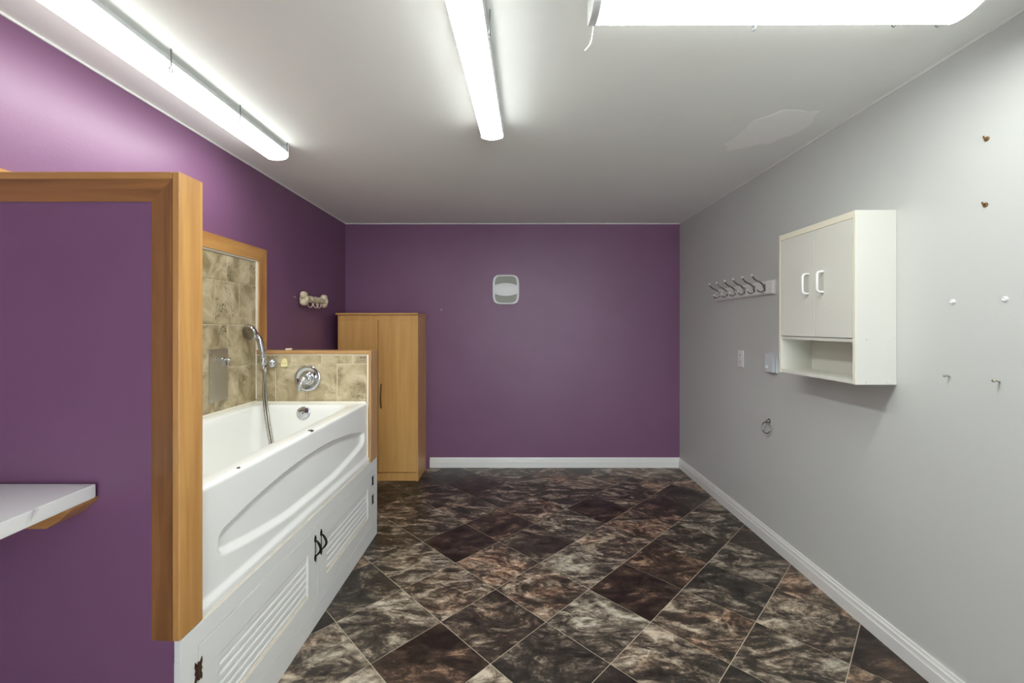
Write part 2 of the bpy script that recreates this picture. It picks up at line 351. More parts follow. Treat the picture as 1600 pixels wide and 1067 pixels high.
# casing boards on the face, thinner towards their inner edge, mitred at the corner
bm = bmesh.new()
v = [bm.verts.new(c) for c in ((-.952, PF, .532), (-.952, 1.169, .532), (-1.013, 1.1735, .532), (-1.013, PF, .532),
                              (-.952, PF, 1.819), (-.952, 1.169, 1.819), (-1.013, 1.1735, 1.758), (-1.013, PF, 1.758))]
for f in ((0, 1, 2, 3), (4, 5, 6, 7), (0, 1, 5, 4), (1, 2, 6, 5), (2, 3, 7, 6), (3, 0, 4, 7)): bm.faces.new([v[i] for i in f])
obj('casing', bm, 'darkwood', pw)
bm = bmesh.new()
v = [bm.verts.new(c) for c in ((XL, PF, 1.819), (XL, 1.169, 1.819), (XL, 1.1735, 1.758), (XL, PF, 1.758),
                              (-.952, PF, 1.819), (-.952, 1.169, 1.819), (-1.013, 1.1735, 1.758), (-1.013, PF, 1.758))]
for f in ((0, 1, 2, 3), (4, 5, 6, 7), (0, 1, 5, 4), (1, 2, 6, 5), (2, 3, 7, 6), (3, 0, 4, 7)): bm.faces.new([v[i] for i in f])
obj('casing', bm, 'darkwood_x', pw)
# ---- low wall at the far end of the tub
lw = struct(obj('wall_low', box(XL, -.945, 2.735, 2.85, 0, 1.229), 'purple'))
obj('end_board', box(-.943, -.925, 2.722, 2.852, .528, 1.2515, .002), 'tanwood', lw)
obj('cap_board', box(-1.675, -.9435, 2.722, 2.852, 1.2295, 1.2515, .002), 'tanwood_x', lw)
obj('grout_bed', box(-1.675, -.946, 2.731, 2.7345, .88, 1.228), 'grout', lw)
obj('edge_strip', box(-.9535, -.9445, 2.725, 2.7345, .90, 1.228, .001), 'caulk', lw)
obj('edge_strip', box(-1.675, -.9535, 2.727, 2.7345, 1.222, 1.2285, .001), 'caulk', lw)
def wall_tile(x0, x1, y0, y1, z0, z1, par):
    o = obj('tile', box(x0, x1, y0, y1, z0, z1, .0012, 1), 'stone', par); o.color = (0, 0, random.random(), 1); return o
g = .0028
def cuts(lo, hi, start, step):
    v = start
    while v > lo: v -= step
    c = [lo]; v += step
    while v < hi-.01:
        if v > lo+.01: c.append(v)
        v += step
    return c+[hi]
for z0, z1, st in ((.90, 1.166, -1.349), (1.166, 1.222, -1.248)):
    cs = cuts(-1.672, -.955, st, .2)
    for a, b in zip(cs, cs[1:]): wall_tile(a+g, b-g, 2.727, 2.7315, z0+g, z1-g, lw)
# tiles and casing on the left wall
obj('grout_bed', box(XL, XL+.005, 1.258, 2.74, .88, 1.838), 'grout', wl)
for z0, z1, st in ((.90, 1.167, 2.35), (1.167, 1.42, 2.452), (1.42, 1.673, 2.354), (1.673, 1.828, 2.452)):
    cs = cuts(1.26, 2.726, st, .2055)
    for a, b in zip(cs, cs[1:]):
        if z0 < 1.1 and a > 2.70: continue
        wall_tile(XL+.0045, XL+.009, a+g, b-g, z0+g, z1-g, wl)
obj('edge_strip', box(XL, XL+.012, 2.7265, 2.746, 1.254, 1.840, .001), 'caulk', wl)
obj('edge_strip', box(XL, XL+.012, 1.258, 2.726, 1.828, 1.840, .001), 'caulk', wl)
bm = bmesh.new(); prism(bm, [(2.745, 1.254), (2.828, 1.254), (2.828, 1.922), (2.745, 1.839)], .02, lambda u, v, w: Vector((XL+w, u, v)))
obj('casing', bm, 'trimwood', wl)
bm = bmesh.new(); prism(bm, [(1.262, 1.839), (2.745, 1.839), (2.828, 1.922), (1.262, 1.922)], .02, lambda u, v, w: Vector((XL+w, u, v)))
obj('casing', bm, 'trimwood_y', wl)
bm = bmesh.new(); bx(bm, XL+.0095, XL+.016, 2.720, 2.7265, .935, 1.25, .001)
obj('corner_caulk', bm, 'caulk', wl)

# ------------------------------------------------------------------ bathtub
def make_tub():
    t = thing('bathtub', 'white acrylic alcove bathtub raised on a white louvred cabinet', 'bathtub', (-1.31, 1.99, .53))
    x0, x1, y0, y1, zr = -1.673, -.95, 1.262, 2.720, .915
    bm = bmesh.new()
    # apron grid with the arched recess
    nu, nv = 320, 100
    def sm(a): a = max(0, min(1, a)); return a*a*(3-2*a)
    def apr(y, z):
        u = (y-1.350)/(2.672-1.350); d = 0
        if -.05 < u < 1.05:
            k = max(0, 1-(2*u-1)**2); top = .742+.075*k-.0; bot = .662-.062*min(1, k*1.1)
            endr = min(u, 1-u)*1.322
            top -= .016*max(0, 1-endr/.03)**2; bot += .012*max(0, 1-endr/.04)**2
            ins = min(top-z, z-bot, endr)
            d = .020*sm((top-z)/.016)*sm((z-bot)/.028)*sm(endr/.018)
        flare = .012*sm((.578-z)/.03)
        return x1-d+flare
    rows = []
    for j in range(nv+1):
        z = .530+(zr-.014-.530)*j/nv
        rows.append([bm.verts.new((apr(y0+(y1-y0)*i/nu, z), y0+(y1-y0)*i/nu, z)) for i in range(nu+1)])
    for k in range(1, 6):
        a = PI/2*k/5; rows.append([bm.verts.new((x1-.014*(1-math.cos(a)), y0+(y1-y0)*i/nu, zr-.014+.014*math.sin(a))) for i in range(nu+1)])
    for a, b in zip(rows, rows[1:]):
        for i in range(nu): bm.faces.new((a[i], a[i+1], b[i+1], b[i]))
    # rim and basin: rings of the same vertex count
    n = 96
    def ring(xa, xb, ya, yb, r, z):
        out = []
        cx, cy, hx, hy = (xa+xb)/2, (ya+yb)/2, (xb-xa)/2, (yb-ya)/2
        for k in range(n):
            q = k//(n//4); s = (k % (n//4))/(n//4)
            # walk corner arcs, then sides follow as long edges
            ang = PI/2*q+PI/2*s
            sx = (1, -1, -1, 1)[q]; sy = (1, 1, -1, -1)[q]
            out.append(bm.verts.new((cx+sx*(hx-r)+r*math.cos(ang), cy+sy*(hy-r)+r*math.sin(ang), z)))
        return out
    specs = [(x0, x1-.014, y0, y1, .001, zr), (-1.615, -1.022, 1.345, 2.648, .085, zr), (-1.610, -1.027, 1.350, 2.643, .085, zr-.002), (-1.602, -1.035, 1.358, 2.635, .085, zr-.012),
             (-1.598, -1.039, 1.364, 2.630, .09, zr-.03), (-1.585, -1.055, 1.43, 2.605, .10, zr-.13), (-1.572, -1.07, 1.50, 2.585, .11, zr-.25), (-1.555, -1.085, 1.545, 2.565, .12, zr-.32),
             (-1.53, -1.11, 1.585, 2.54, .12, zr-.355), (-1.49, -1.15, 1.63, 2.50, .10, zr-.37), (-1.42, -1.22, 1.75, 2.40, .08, zr-.374)]
    R = [ring(*s) for s in specs]
    for a, b in zip(R, R[1:]):
        for k in range(n): bm.faces.new((a[k], a[(k+1) % n], b[(k+1) % n], b[k]))
    bm.faces.new(R[-1])
    # outer hidden sides
    bx(bm, x0, x0+.004, y0, y1, .54, zr-.001)
    bx(bm, x0, x1-.02, y0, y0+.004, .54, zr-.001); bx(bm, x0, x1-.02, y1-.004, y1, .54, zr-.001)
    obj('tub_shell', bm, 'tub', t, smooth=True)
    bm = bmesh.new()
    bx(bm, x0, x0+.013, y0, y1-.001, zr-.002, zr+.016, .004); bx(bm, x0+.013, x1-.004, y1-.012, y1+.001, zr-.002, zr+.010, .003)
    obj('caulk_bead', bm, 'caulk', t)
    obj('caulk_bead', box(-.9505, -.9435, 2.7145, 2.7215, .54, .905, .002), 'caulk', t)
    # overflow cover
    bm = bmesh.new(); c = Vector((-1.314, 2.624, .868)); ax = Vector((0, -1, .10)).normalized()
    lathe(bm, [(.040, -.012), (.042, .002), (.041, .007), (.036, .010), (.0, .011)], c, ax, 32)
    oc = obj('overflow_cover', bm, 'chrome', t, True)
    bm = bmesh.new(); torus(bm, c+ax*.0105+Vector((0, 0, -.01)), ax, .028, .003, 20, 6, -1.0, 1.0); obj('slot', bm, 'slot', oc)
    bm = bmesh.new(); ball(bm, c+ax*.012, .004, 8, 6); obj('screw', bm, 'slot', oc)
    # chips knocked out of the rim edge
    rr = random.Random(3)
    for (cy, cx, sx, sy) in ((1.995, -.968, .010, .017), (1.99-.0, -.957, .006, .022), (1.466, -.962, .006, .010)):
        pts = [(cx+sx*rr.uniform(.55, 1)*math.cos(2*PI*k/11), cy+sy*rr.uniform(.45, 1)*math.sin(2*PI*k/11)) for k in range(11)]
        obj('chip_mark', prism(bmesh.new(), pts, .0010, lambda u, v, w: Vector((u, v, zr+.0004-max(0, u+.964)*.35+w))), 'chip', t)
    return t
make_tub()

# ------------------------------------------------------------------ cabinet under the tub
def make_under():
    t = thing('tub_cabinet', 'long white cabinet with two louvred doors under the bathtub', 'cabinet', (-.96, 2.02, 0))
    fx0, fx1 = -.952, -.933; A, B = 1.176, 2.862; zt, zb, zT = .465, .096, .528
    da, dm, db = 1.240, 1.994, 2.770
    bm = bmesh.new()
    bx(bm, fx0, fx1, A, B, zt, zT, .0012); bx(bm, fx0, fx1, A, B, 0, zb, .0012); bx(bm, fx0, fx1, A, da, zb, zt); bx(bm, fx0, fx1, db, B, zb, zt)
    obj('face_frame', bm, 'white', t)
    obj('worn_edge', box(-.9515, -.9345, 1.258, 2.720, .5285, .5295), 'worn', t)
    bm = bmesh.new(); bx(bm, -1.66, fx0-.001, 1.262, 1.275, .0, .527); bx(bm, -1.66, fx0-.001, 2.715, 2.728, 0, .527); bx(bm, -1.66, -1.65, 1.275, 2.715, 0, .527)
    obj('carcass', bm, 'white', t)
    def door(y0, y1, p0, p1):
        q0, q1 = .180, .372
        bm = bmesh.new(); y0 += .002; y1 -= .002; z0, z1 = zb+.002, zt-.002; f0, f1 = fx0, fx1+.0005
        bx(bm, f0, f1, y0, y1, q1, z1, .001); bx(bm, f0, f1, y0, y1, z0, q0, .001)
        bx(bm, f0, f1, y0, p0, q0, q1); bx(bm, f0, f1, p1, y1, q0, q1); bx(bm, f0-.003, f0, p0, p1, q0, q1)
        d = obj('door', bm, 'white', t)
        n = 6; h = (q1-q0)/n
        for k in range(n):
            zc = q0+h*(k+.5); b2 = bmesh.new()
            prism(b2, [(-.0185, -h*.5), (-.007, -h*.5), (-.0045, -h*.40), (-.0040, h*.12), (-.0055, h*.26), (-.0150, h*.5), (-.0185, h*.5)], p1-p0-.009, lambda u, v, w: Vector((fx1+u, p0+.001+w, zc+v)))
            obj('slat', b2, 'white', d)
        b2 = bmesh.new(); bx(b2, fx1-.012, fx1-.0015, p0, p1, q0, q0+.007, .002)
        obj('side_bead', box(fx1-.012, fx1-.0015, p1-.007, p1-.0003, q0+.0075, q1-.0003, .002), 'white', d)
        obj('worn_bead', b2, 'worn', d)
        return d
    d1 = door(da, dm, 1.329, 1.903); d2 = door(dm, db, 2.091, 2.684)
    for d, y in ((d1, 1.968), (d2, 2.028)):
        bm = bmesh.new(); X = fx1+.0006
        zt_, zb_ = .425, .312
        for zc, s in ((zt_-.012, 1), (zb_+.012, -1)):
            prism(bm, [(-.002, -.017*s), (-.008, -.004*s), (-.007, .006*s), (-.002, .014*s), (0, .018*s), (.003, .011*s), (.008, .002*s), (.004, -.012*s)], .004, lambda u, v, w: Vector((X+w, y+u, zc+v)))
        P = spline([(X+.003, y, zt_-.018), (X+.014, y, zt_-.028), (X+.026, y, .372), (X+.022, y, .352), (X+.004, y, zb_+.020)], 6)
        tube(bm, P, [.0030+.0028*math.sin(PI*i/(len(P)-1)) for i in range(len(P))], 8)
        tube(bm, [(X+.0022, y, zt_-.016), (X+.0022, y, zb_+.016)], .0016, 6)
        obj('handle', bm, 'iron', d, True)
    def hinge(y, zc, d, m='iron'):
        bm = bmesh.new(); X = fx1+.0006
        for s in (-1, 1):
            pts = [(0, -.02), (.007*s, -.024), (.013*s, -.034), (.015*s, -.020), (.011*s, -.008), (.015*s, 0), (.011*s, .008), (.015*s, .020), (.013*s, .034), (.007*s, .024), (0, .02)]
            prism(bm, pts if s > 0 else pts[::-1], .002, lambda u, v, w: Vector((X+w, y+u, zc+v)))
        tube(bm, [(X+.002, y, zc-.026), (X+.002, y, zc+.026)], .0035, 8)
        obj('hinge', bm, m, d)
    hinge(db, .392, d2); hinge(db, .268, d2); hinge(da, .392, d1, 'rust'); hinge(da, .20, d1)
    return t
make_under()

# ------------------------------------------------------------------ shower set
def make_shower():
    t = thing('handheld_shower', 'chrome handheld shower head with metal hose in its wall holder', 'shower', (-1.56, 2.727, 1.17))
    YT = 2.7268
    bm = bmesh.new(); c = Vector((-1.566, YT, 1.172))
    lathe(bm, [(.033, 0), (.035, .006), (.033, .018), (.026, .029), (.016, .037), (.0, .040)], c, (0, -1, 0), 24)
    tube(bm, spline([c+Vector((0, -.02, 0)), c+Vector((-.002, -.05, .006)), c+Vector((-.004, -.085, .012))], 5), .011, 12)
    hx, hy = -1.570, 2.628
    lathe(bm, [(.0165, -.022), (.019, -.018), (.019, .016), (.0175, .02)], (hx, hy, 1.190), (0, 0, 1), 20)
    obj('bracket', bm, 'chrome', t, True)
    # handle and head
    bm = bmesh.new()
    P = spline([(hx, hy, 1.165), (hx, hy-.001, 1.205), (hx-.004, hy-.006, 1.265), (hx-.016, hy-.012, 1.325), (hx-.034, hy-.016, 1.362), (hx-.052, hy-.018, 1.382)], 6)
    n = len(P); tube(bm, P, [.0125+.0065*math.sin(PI*min(1, i/(n-1)*1.15)) for i in range(n)], 16)
    hc = Vector((hx-.058, hy-.036, 1.372)); ax = Vector((-.30, -.90, -.28)).normalized()
    lathe(bm, [(.0, -.030), (.022, -.027), (.042, -.014), (.052, .0), (.052, .010), (.049, .014), (.045, .0145)], hc, ax, 32)
    obj('shower_head', bm, 'chrome', t, True)
    bm = bmesh.new(); lathe(bm, [(.0445, .0135), (.040, .017), (.0, .019)], hc, ax, 28)
    u = ax.cross(Vector((0, 0, 1))).normalized(); w = ax.cross(u)
    for R_, k_ in ((.010, 6), (.020, 12), (.030, 18)):
        for k in range(k_):
            a = 2*PI*k/k_; ball(bm, hc+ax*(.0175+.001)+(u*math.cos(a)+w*math.sin(a))*R_, .0018, 6, 4)
    obj('spray_face', bm, 'nickel', t, True)
    # hose loops down into the tub and back up to the bracket: two strands side by side
    down = [(hx, hy, 1.168), (hx+.012, hy-.010, 1.116), (hx+.020, hy-.03, .985), (hx+.052, hy-.06, .857), (hx+.120, hy-.13, .712), (hx+.165, hy-.18, .640)]
    back = [(x+.011*min(1, (1.2-z)*5), y+.006, z+.002) for x, y, z in reversed(down)]
    P = spline(down+[(hx+.19, hy-.20, .612)]+back[:-1]+[(hx+.012, hy+.012, 1.150), (hx+.006, hy+.03, 1.172)], 14)
    L = [0]
    for a, b in zip(P, P[1:]): L.append(L[-1]+(b-a).length)
    bm = bmesh.new(); tube(bm, P, [.0068+.0006*(i % 2) for i in range(len(P))], 10)
    obj('hose', bm, 'nickel', t, True)
    bm = bmesh.new(); lathe(bm, [(.010, -.014), (.0115, -.010), (.0115, .010), (.010, .013)], (hx, hy, 1.155), (0, 0, 1), 12)
    obj('hose_nut', bm, 'chrome', t, True)
make_shower()
def make_valve():
    t = thing('shower_valve', 'round chrome shower valve with lever handle on tiled low wall', 'faucet', (-1.336, 2.727, 1.073))
    c = Vector((-1.336, 2.7265, 1.073))
    bm = bmesh.new(); lathe(bm, [(.082, 0), (.085, .004), (.083, .011), (.074, .016), (.066, .0145), (.058, .012), (.044, .012), (.040, .016)], c, (0, -1, 0), 48)
    obj('trim_plate', bm, 'chrome', t, True)
    bm = bmesh.new(); lathe(bm, [(.040, .012), (.039, .026), (.033, .034), (.026, .038), (.026, .052), (.022, .058), (.0, .060)], c, (0, -1, 0), 32)
    tube(bm, spline([c+Vector((0, -.048, 0)), c+Vector((-.010, -.062, -.012)), c+Vector((-.021, -.068, -.040)), c+Vector((-.026, -.060, -.070)), c+Vector((-.028, -.058, -.080))], 6), [.016]*6+[.015]*6+[.011]*6+[.007]*6+[.005], 14)
    ball(bm, c+Vector((-.006, -.056, -.004)), (.022, .016, .022), 16, 10)
    obj('lever', bm, 'chrome', t, True)
make_valve()
# stainless access plate with a small robe hook
t = thing('steel_plate', 'brushed stainless steel access plate screwed to the beige wall tiles', 'plate', (XL+.01, 2.38, 1.13))
XT = XL+.0092
obj('plate', box(XT, XT+.003, 2.304, 2.456, .984, 1.282, .0008), 'steel', t)
for y in (2.316, 2.444):
    for z in (.997, 1.13, 1.269): obj('screw', lathe(bmesh.new(), [(.0045, 0), (.004, .002), (0, .0028)], (XT+.003, y, z), (1, 0, 0), 8), 'chrome', t)
t = thing('robe_hook', 'small chrome hook fixed to the stainless plate', 'hook', (XT+.003, 2.40, 1.215))
bm = bmesh.new(); c = Vector((XT+.0032, 2.415, 1.217))
lathe(bm, [(.014, 0), (.013, .005), (.007, .008), (.006, .026), (.011, .030), (.012, .036), (.008, .041), (0, .042)], c, (1, 0, 0), 16)
tube(bm, spline([c+Vector((.012, 0, -.002)), c+Vector((.018, 0, -.018)), c+Vector((.026, 0, -.034)), c+Vector((.036, 0, -.030))], 5), .0045, 8)
obj('hook', bm, 'chrome', t, True)
# cream plastic holder on the low wall
t = thing('plastic_holder', 'small cream plastic holder with two holes beside the shower bracket', 'holder', (-1.487, 2.727, 1.173))
pl = [(-.019, -.027), (.019, -.027), (.0215, -.018), (.0195, .002), (.014, .024), (.009, .029), (-.009, .029), (-.014, .024), (-.0195, .002), (-.0215, -.018)]
bm = bmesh.new(); prism(bm, pl, .012, lambda u, v, w: Vector((-1.487+u, 2.7265-w, 1.173+v)))
bmesh.ops.bevel(bm, geom=bm.edges[:], offset=.0025, segments=2, affect='EDGES'); obj('holder_body', bm, 'yellow', t, True)
bm = bmesh.new()
for s in (-1, 1): lathe(bm, [(.0028, 0), (.0028, .0008), (0, .001)], (-1.487+s*.009, 2.7145, 1.170), (0, -1, 0), 10)
obj('hole', bm, 'slot', t)
bm = bmesh.new(); bx(bm, -1.515, -1.476, 2.78, 2.80, 1.2517, 1.264, .003); tag(obj('soap_sliver', bm, 'ivory'), 'small off-white sliver lying on the low wall cap', 'soap')

# ------------------------------------------------------------------ shelf at the left edge
t = thing('wall_shelf', 'white marble patterned counter shelf fixed to the purple partition', 'shelf', (-1.4, 1.17, .935))
bm = bmesh.new(); prism(bm, [(XL+.001, 1.167), (-1.161, 1.167), (-1.112, .62), (XL+.001, .62)], .037, lambda u, v, w: Vector((u, v, .935+w)))
bmesh.ops.bevel(bm, geom=bm.edges[:], offset=.002, segments=2, affect='EDGES'); obj('shelf_top', bm, 'marble', t)
bm = bmesh.new(); prism(bm, [(-1.163, .9345), (-1.168, .924), (-1.195, .898), (-1.232, .876), (XL+.002, .876), (XL+.002, .9345)], .07, lambda u, v, w: Vector((u, 1.1755-w, v)))
obj('cleat', bm, 'trimwood_x', t)

# ------------------------------------------------------------------ wardrobe
def make_wardrobe():
    t = thing('wardrobe', 'light birch laminate wardrobe with two doors in the far corner', 'wardrobe', (-1.24, 4.0, 0))
    x0, x1, y0, y1, H = -1.603, -.873, 3.82, 4.175, 1.515
    obj('side_panel', box(x1-.016, x1, y0+.002, y1, 0, H, .001), 'birch', t)
    obj('side_panel', box(x0, x0+.016, y0+.002, y1, 0, H, .001), 'birch', t)
    obj('top_panel', box(x0-.014, x1+.004, y0-.022, y1+.0, H, H+.016, .003), 'birch', t)
    obj('top_rail', box(x0+.017, x1-.017, y0+.0015, y0+.018, 1.464, H-.001, .0005), 'birch', t)
    bm = bmesh.new(); bx(bm, x0+.017, x1-.017, y1-.006, y1, .08, H-.001); bx(bm, x0+.017, x1-.017, y0+.03, y1-.006, .066, .08)
    obj('back_panel', bm, 'birch', t)
    obj('plinth', box(x0+.0165, x1-.0165, y0+.014, y0+.03, 0, .074, .0005), 'birch', t)
    xm = -1.236
    dl = obj('door', box(x0+.0165, xm-.0022, y0, y0+.017, .083, 1.4635, .0008), 'birch', t)
    dr = obj('door', box(xm+.0022, x1-.0165, y0, y0+.017, .083, 1.4635, .0008), 'birch', t)
    for x, d in ((-1.205, dr), (-1.272, dl)):
        bm = bmesh.new(); P = spline([(x, y0-.001, .885), (x, y0-.014, .868), (x, y0-.026, .80), (x, y0-.027, .76), (x, y0-.016, .685), (x, y0-.001, .668)], 6)
        tube(bm, P, .0052, 10); obj('handle', bm, 'bronze', d, True)
make_wardrobe()

# ------------------------------------------------------------------ items on the back and left walls
def squircle(w, h, p=4.0, n=48):
    out = []
    for k in range(n):
        a = 2*PI*k/n; c, s = math.cos(a), math.sin(a)
        out.append((math.copysign(abs(c)**(2/p), c)*w, math.copysign(abs(s)**(2/p), s)*h))
    return out
def make_vent():
    cx, cz = -.080, 1.777; w, h = .1325, .1475
    t = thing('vent_cover', 'white rounded square vent cover with two mesh bands on purple wall', 'vent', (cx, YB, cz))
    bm = bmesh.new(); n = 64
    def rg(sw, sh, y, p=4.6): return [bm.verts.new((cx+a, y, cz+b)) for a, b in squircle(sw, sh, p, n)]
    R = [rg(w, h, YB-.0002), rg(w, h, YB-.020), rg(w-.004, h-.004, YB-.026), rg(w-.014, h-.010, YB-.026), rg(w-.017, h-.013, YB-.020)]
    for a, b in zip(R, R[1:]):
        for k in range(n): bm.faces.new((a[k], a[(k+1) % n], b[(k+1) % n], b[k]))
    bm.faces.new(R[0]); bm.faces.new(R[-1])
    obj('vent_frame', bm, 'plastic', t, True)
    iw, ih = w-.022, h-.016
    def arc(x): return .012+.052*math.sqrt(max(0, 1-(x/(iw*1.18))**2))
    def top(x): return ih*(1-abs(x/iw)**4.6*.999)**(1/4.6) if abs(x) < iw else 0
    for s in (1, -1):
        bm = bmesh.new(); xs = [-iw+.002+(2*iw-.004)*k/30 for k in range(31)]
        poly = [(x, s*max(top(x), arc(x)+.003)) for x in xs]+[(x, s*arc(x)) for x in reversed(xs)]
        prism(bm, poly, .003, lambda u, v, q: Vector((cx+u, YB-.0205-q, cz+v))); obj('mesh_grille', bm, 'grille', t)
    bm = bmesh.new(); n2 = 24; rows = []
    for i in range(31):
        x = -iw-.006+(2*iw+.012)*i/30; a = arc(min(iw, abs(x)))
        rows.append([bm.verts.new((cx+x, YB-.0215-.010*math.cos(PI/2*(2*k/n2-1))*math.sqrt(max(.05, 1-(x/(iw*1.1))**2)), cz+a*(2*k/n2-1))) for k in range(n2+1)])
    for a, b in zip(rows, rows[1:]):
        for k in range(n2): bm.faces.new((a[k], a[k+1], b[k+1], b[k]))
    obj('centre_panel', bm, 'plastic', t, True)
make_vent()
bm = bmesh.new(); lathe(bm, [(.0022, 0), (.0022, .010), (.006, .011), (.0055, .013), (0, .0135)], (-.723, YB, 1.575), (0, -1, 0), 10)
tag(obj('screw', bm, 'steel'), 'tiny screw in the purple back wall right of the wardrobe', 'screw')

def make_bone():
    t = thing('bone_hook_rack', 'ivory bone shaped key rack with three hooks on purple wall', 'hook rack', (XL, 3.44, 1.625))
    X, Z = XL+.045, 1.627; y0, y1 = 3.275, 3.62
    bm = bmesh.new()
    for y, sgn in ((y0, -1), (y1, 1)):
        for s in (-1, 1): ball(bm, (X, y, Z+s*.029), (.026, .040, .028), 18, 12)
        ball(bm, (X, y-sgn*.03, Z), (.022, .038, .026), 16, 10)
    pf = []
    for k in range(41):
        y = k/40; pf.append((.0250+.0028*math.sin(y*26)+.010*abs(2*y-1)**6, y*(y1-y0)))
    lathe(bm, pf, (X, y0, Z), (0, 1, 0), 20)
    obj('bone', bm, 'ivory', t, True)
    obj('standoff', box(XL, X-.015, y0+.06, y1-.06, Z-.012, Z+.012, .003), 'ivory', t)
    for y in (3.345, 3.44, 3.49):
        bm = bmesh.new(); P = spline([(X+.0, y, Z-.018), (X-.002, y, Z-.046), (X+.010, y, Z-.064), (X+.026, y, Z-.062), (X+.035, y, Z-.048), (X+.033, y, Z-.036)], 5)
        tube(bm, P, .0045, 8); ball(bm, P[-1], .0055, 8, 6); obj('hook', bm, 'pinkhook', t, True)
make_bone()
bm = bmesh.new(); lathe(bm, [(.003, 0), (.003, .014), (.007, .015), (.006, .019), (0, .020)], (XL, 3.20, 1.634), (1, 0, 0), 10)
tag(obj('screw', bm, 'steel'), 'short steel screw in the left wall next to the bone rack', 'screw')

# ------------------------------------------------------------------ items on the right wall
def make_rail():
    t = thing('coat_hook_rail', 'white board with six nickel double coat hooks on grey wall', 'hook rail', (XR, 3.04, 1.66))
    bm = bmesh.new(); y0, y1, z0, z1 = 2.655, 3.435, 1.614, 1.706; e = .018
    A = [(y0, z0), (y1, z0), (y1, z1), (y0, z1)]; B = [(y0+e, z0+e*.5), (y1-e, z0+e*.5), (y1-e, z1-e*.5), (y0+e, z1-e*.5)]
    R = [[bm.verts.new((XR-.0002, y, z)) for y, z in A], [bm.verts.new((XR-.008, y, z)) for y, z in A], [bm.verts.new((XR-.018, y, z)) for y, z in B]]
    for a, b in zip(R, R[1:]):
        for k in range(4): bm.faces.new((a[k], a[(k+1) % 4], b[(k+1) % 4], b[k]))
    bm.faces.new(R[0]); bm.faces.new(R[-1]); obj('board', bm, 'plastic', t)
    xs = XR-.0182; first = None
    for y in (2.745, 2.862, 2.982, 3.102, 3.225, 3.343):
        if first is None:
            bm = bmesh.new()
            bx(bm, xs-.004, xs, y-.009, y+.009, 1.642, 1.684, .0015)
            P = spline([(xs-.004, y, 1.655), (xs-.010, y, 1.680), (xs-.030, y, 1.698), (xs-.058, y, 1.712), (xs-.078, y, 1.732), (xs-.084, y, 1.744)], 6)
            tube(bm, P, [.0062-.0022*i/(len(P)-1) for i in range(len(P))], 10); tips = [P[-1]]
            P = spline([(xs-.004, y, 1.658), (xs-.012, y, 1.640), (xs-.028, y, 1.634), (xs-.044, y, 1.642), (xs-.047, y, 1.656)], 6)
            tube(bm, P, .0042, 10); tips.append(P[-1])
            first = obj('hook', bm, 'nickel', t, True); fy = y
            for p in tips: obj('ball_tip', ball(bmesh.new(), p, .0085, 12, 8), 'polished', first, True)
        else:
            firstkids = list(first.children)
            o = first.copy(); COL.objects.link(o); o.location = first.location+Vector((0, y-fy, 0))
            for ch in firstkids:
                c = ch.copy(); COL.objects.link(c); c.parent = o
make_rail()
def make_outlet():
    t = thing('power_outlet', 'white duplex power outlet in the middle of the grey wall', 'outlet', (XR, 3.065, 1.175))
    obj('cover_plate', box(XR-.006, XR-.0001, 3.028, 3.100, 1.115, 1.235, .002), 'plastic', t)
    for zc in (1.152, 1.198):
        r = obj('receptacle', box(XR-.0078, XR-.006, 3.047, 3.081, zc-.015, zc+.015, .0005), 'plastic', t)
        bm = bmesh.new(); bx(bm, XR-.0083, XR-.0078, 3.056, 3.058, zc-.004, zc+.008); bx(bm, XR-.0083, XR-.0078, 3.070, 3.072, zc-.004, zc+.008); ball(bm, (XR-.0078, 3.064, zc-.009), (.0006, .0025, .0025), 8, 6)
        obj('slot', bm, 'slot', r)
    bm = bmesh.new(); lathe(bm, [(.003, 0), (.0028, .001), (0, .0014)], (XR-.006, 3.064, 1.175), (-1, 0, 0), 8); obj('screw', bm, 'steel', t)
make_outlet()
def make_thermo():
    t = thing('thermostat', 'pale grey thermostat box with round dial left of the wall cabinet', 'thermostat', (XR, 2.68, 1.18))
    obj('back_plate', box(XR-.012, XR-.0001, 2.632, 2.722, 1.115, 1.238, .002), 'bluewhite', t)
    obj('cover', box(XR-.036, XR-.0135, 2.636, 2.718, 1.119, 1.234, .003), 'bluewhite', t)
    bm = bmesh.new(); lathe(bm, [(.013, 0), (.0125, .009), (.010, .011), (0, .0115)], (XR-.036, 2.692, 1.150), (-1, 0, 0), 20); bx(bm, XR-.049, XR-.046, 2.6905, 2.6935, 1.140, 1.161)
    obj('dial', bm, 'bluewhite', t, True)
make_thermo()
def make_ring():
    t = thing('ring_pull', 'chrome ring hanging from a small wall mount below the thermostat', 'ring', (XR, 2.73, .76))
    bm = bmesh.new(); lathe(bm, [(.016, 0), (.016, .004), (.009, .007), (.006, .012), (.006, .020), (0, .022)], (XR-.0001, 2.725, .795), (-1, 0, 0), 18)
    torus(bm, (XR-.018, 2.725, .790), (0, 1, 0), .008, .0028, 14, 6); obj('mount', bm, 'nickel', t, True)
    bm = bmesh.new(); torus(bm, (XR-.020, 2.725, .752), Vector((1, .15, -.12)), .036, .0042, 32, 8); obj('ring', bm, 'chrome', t, True)
make_ring()
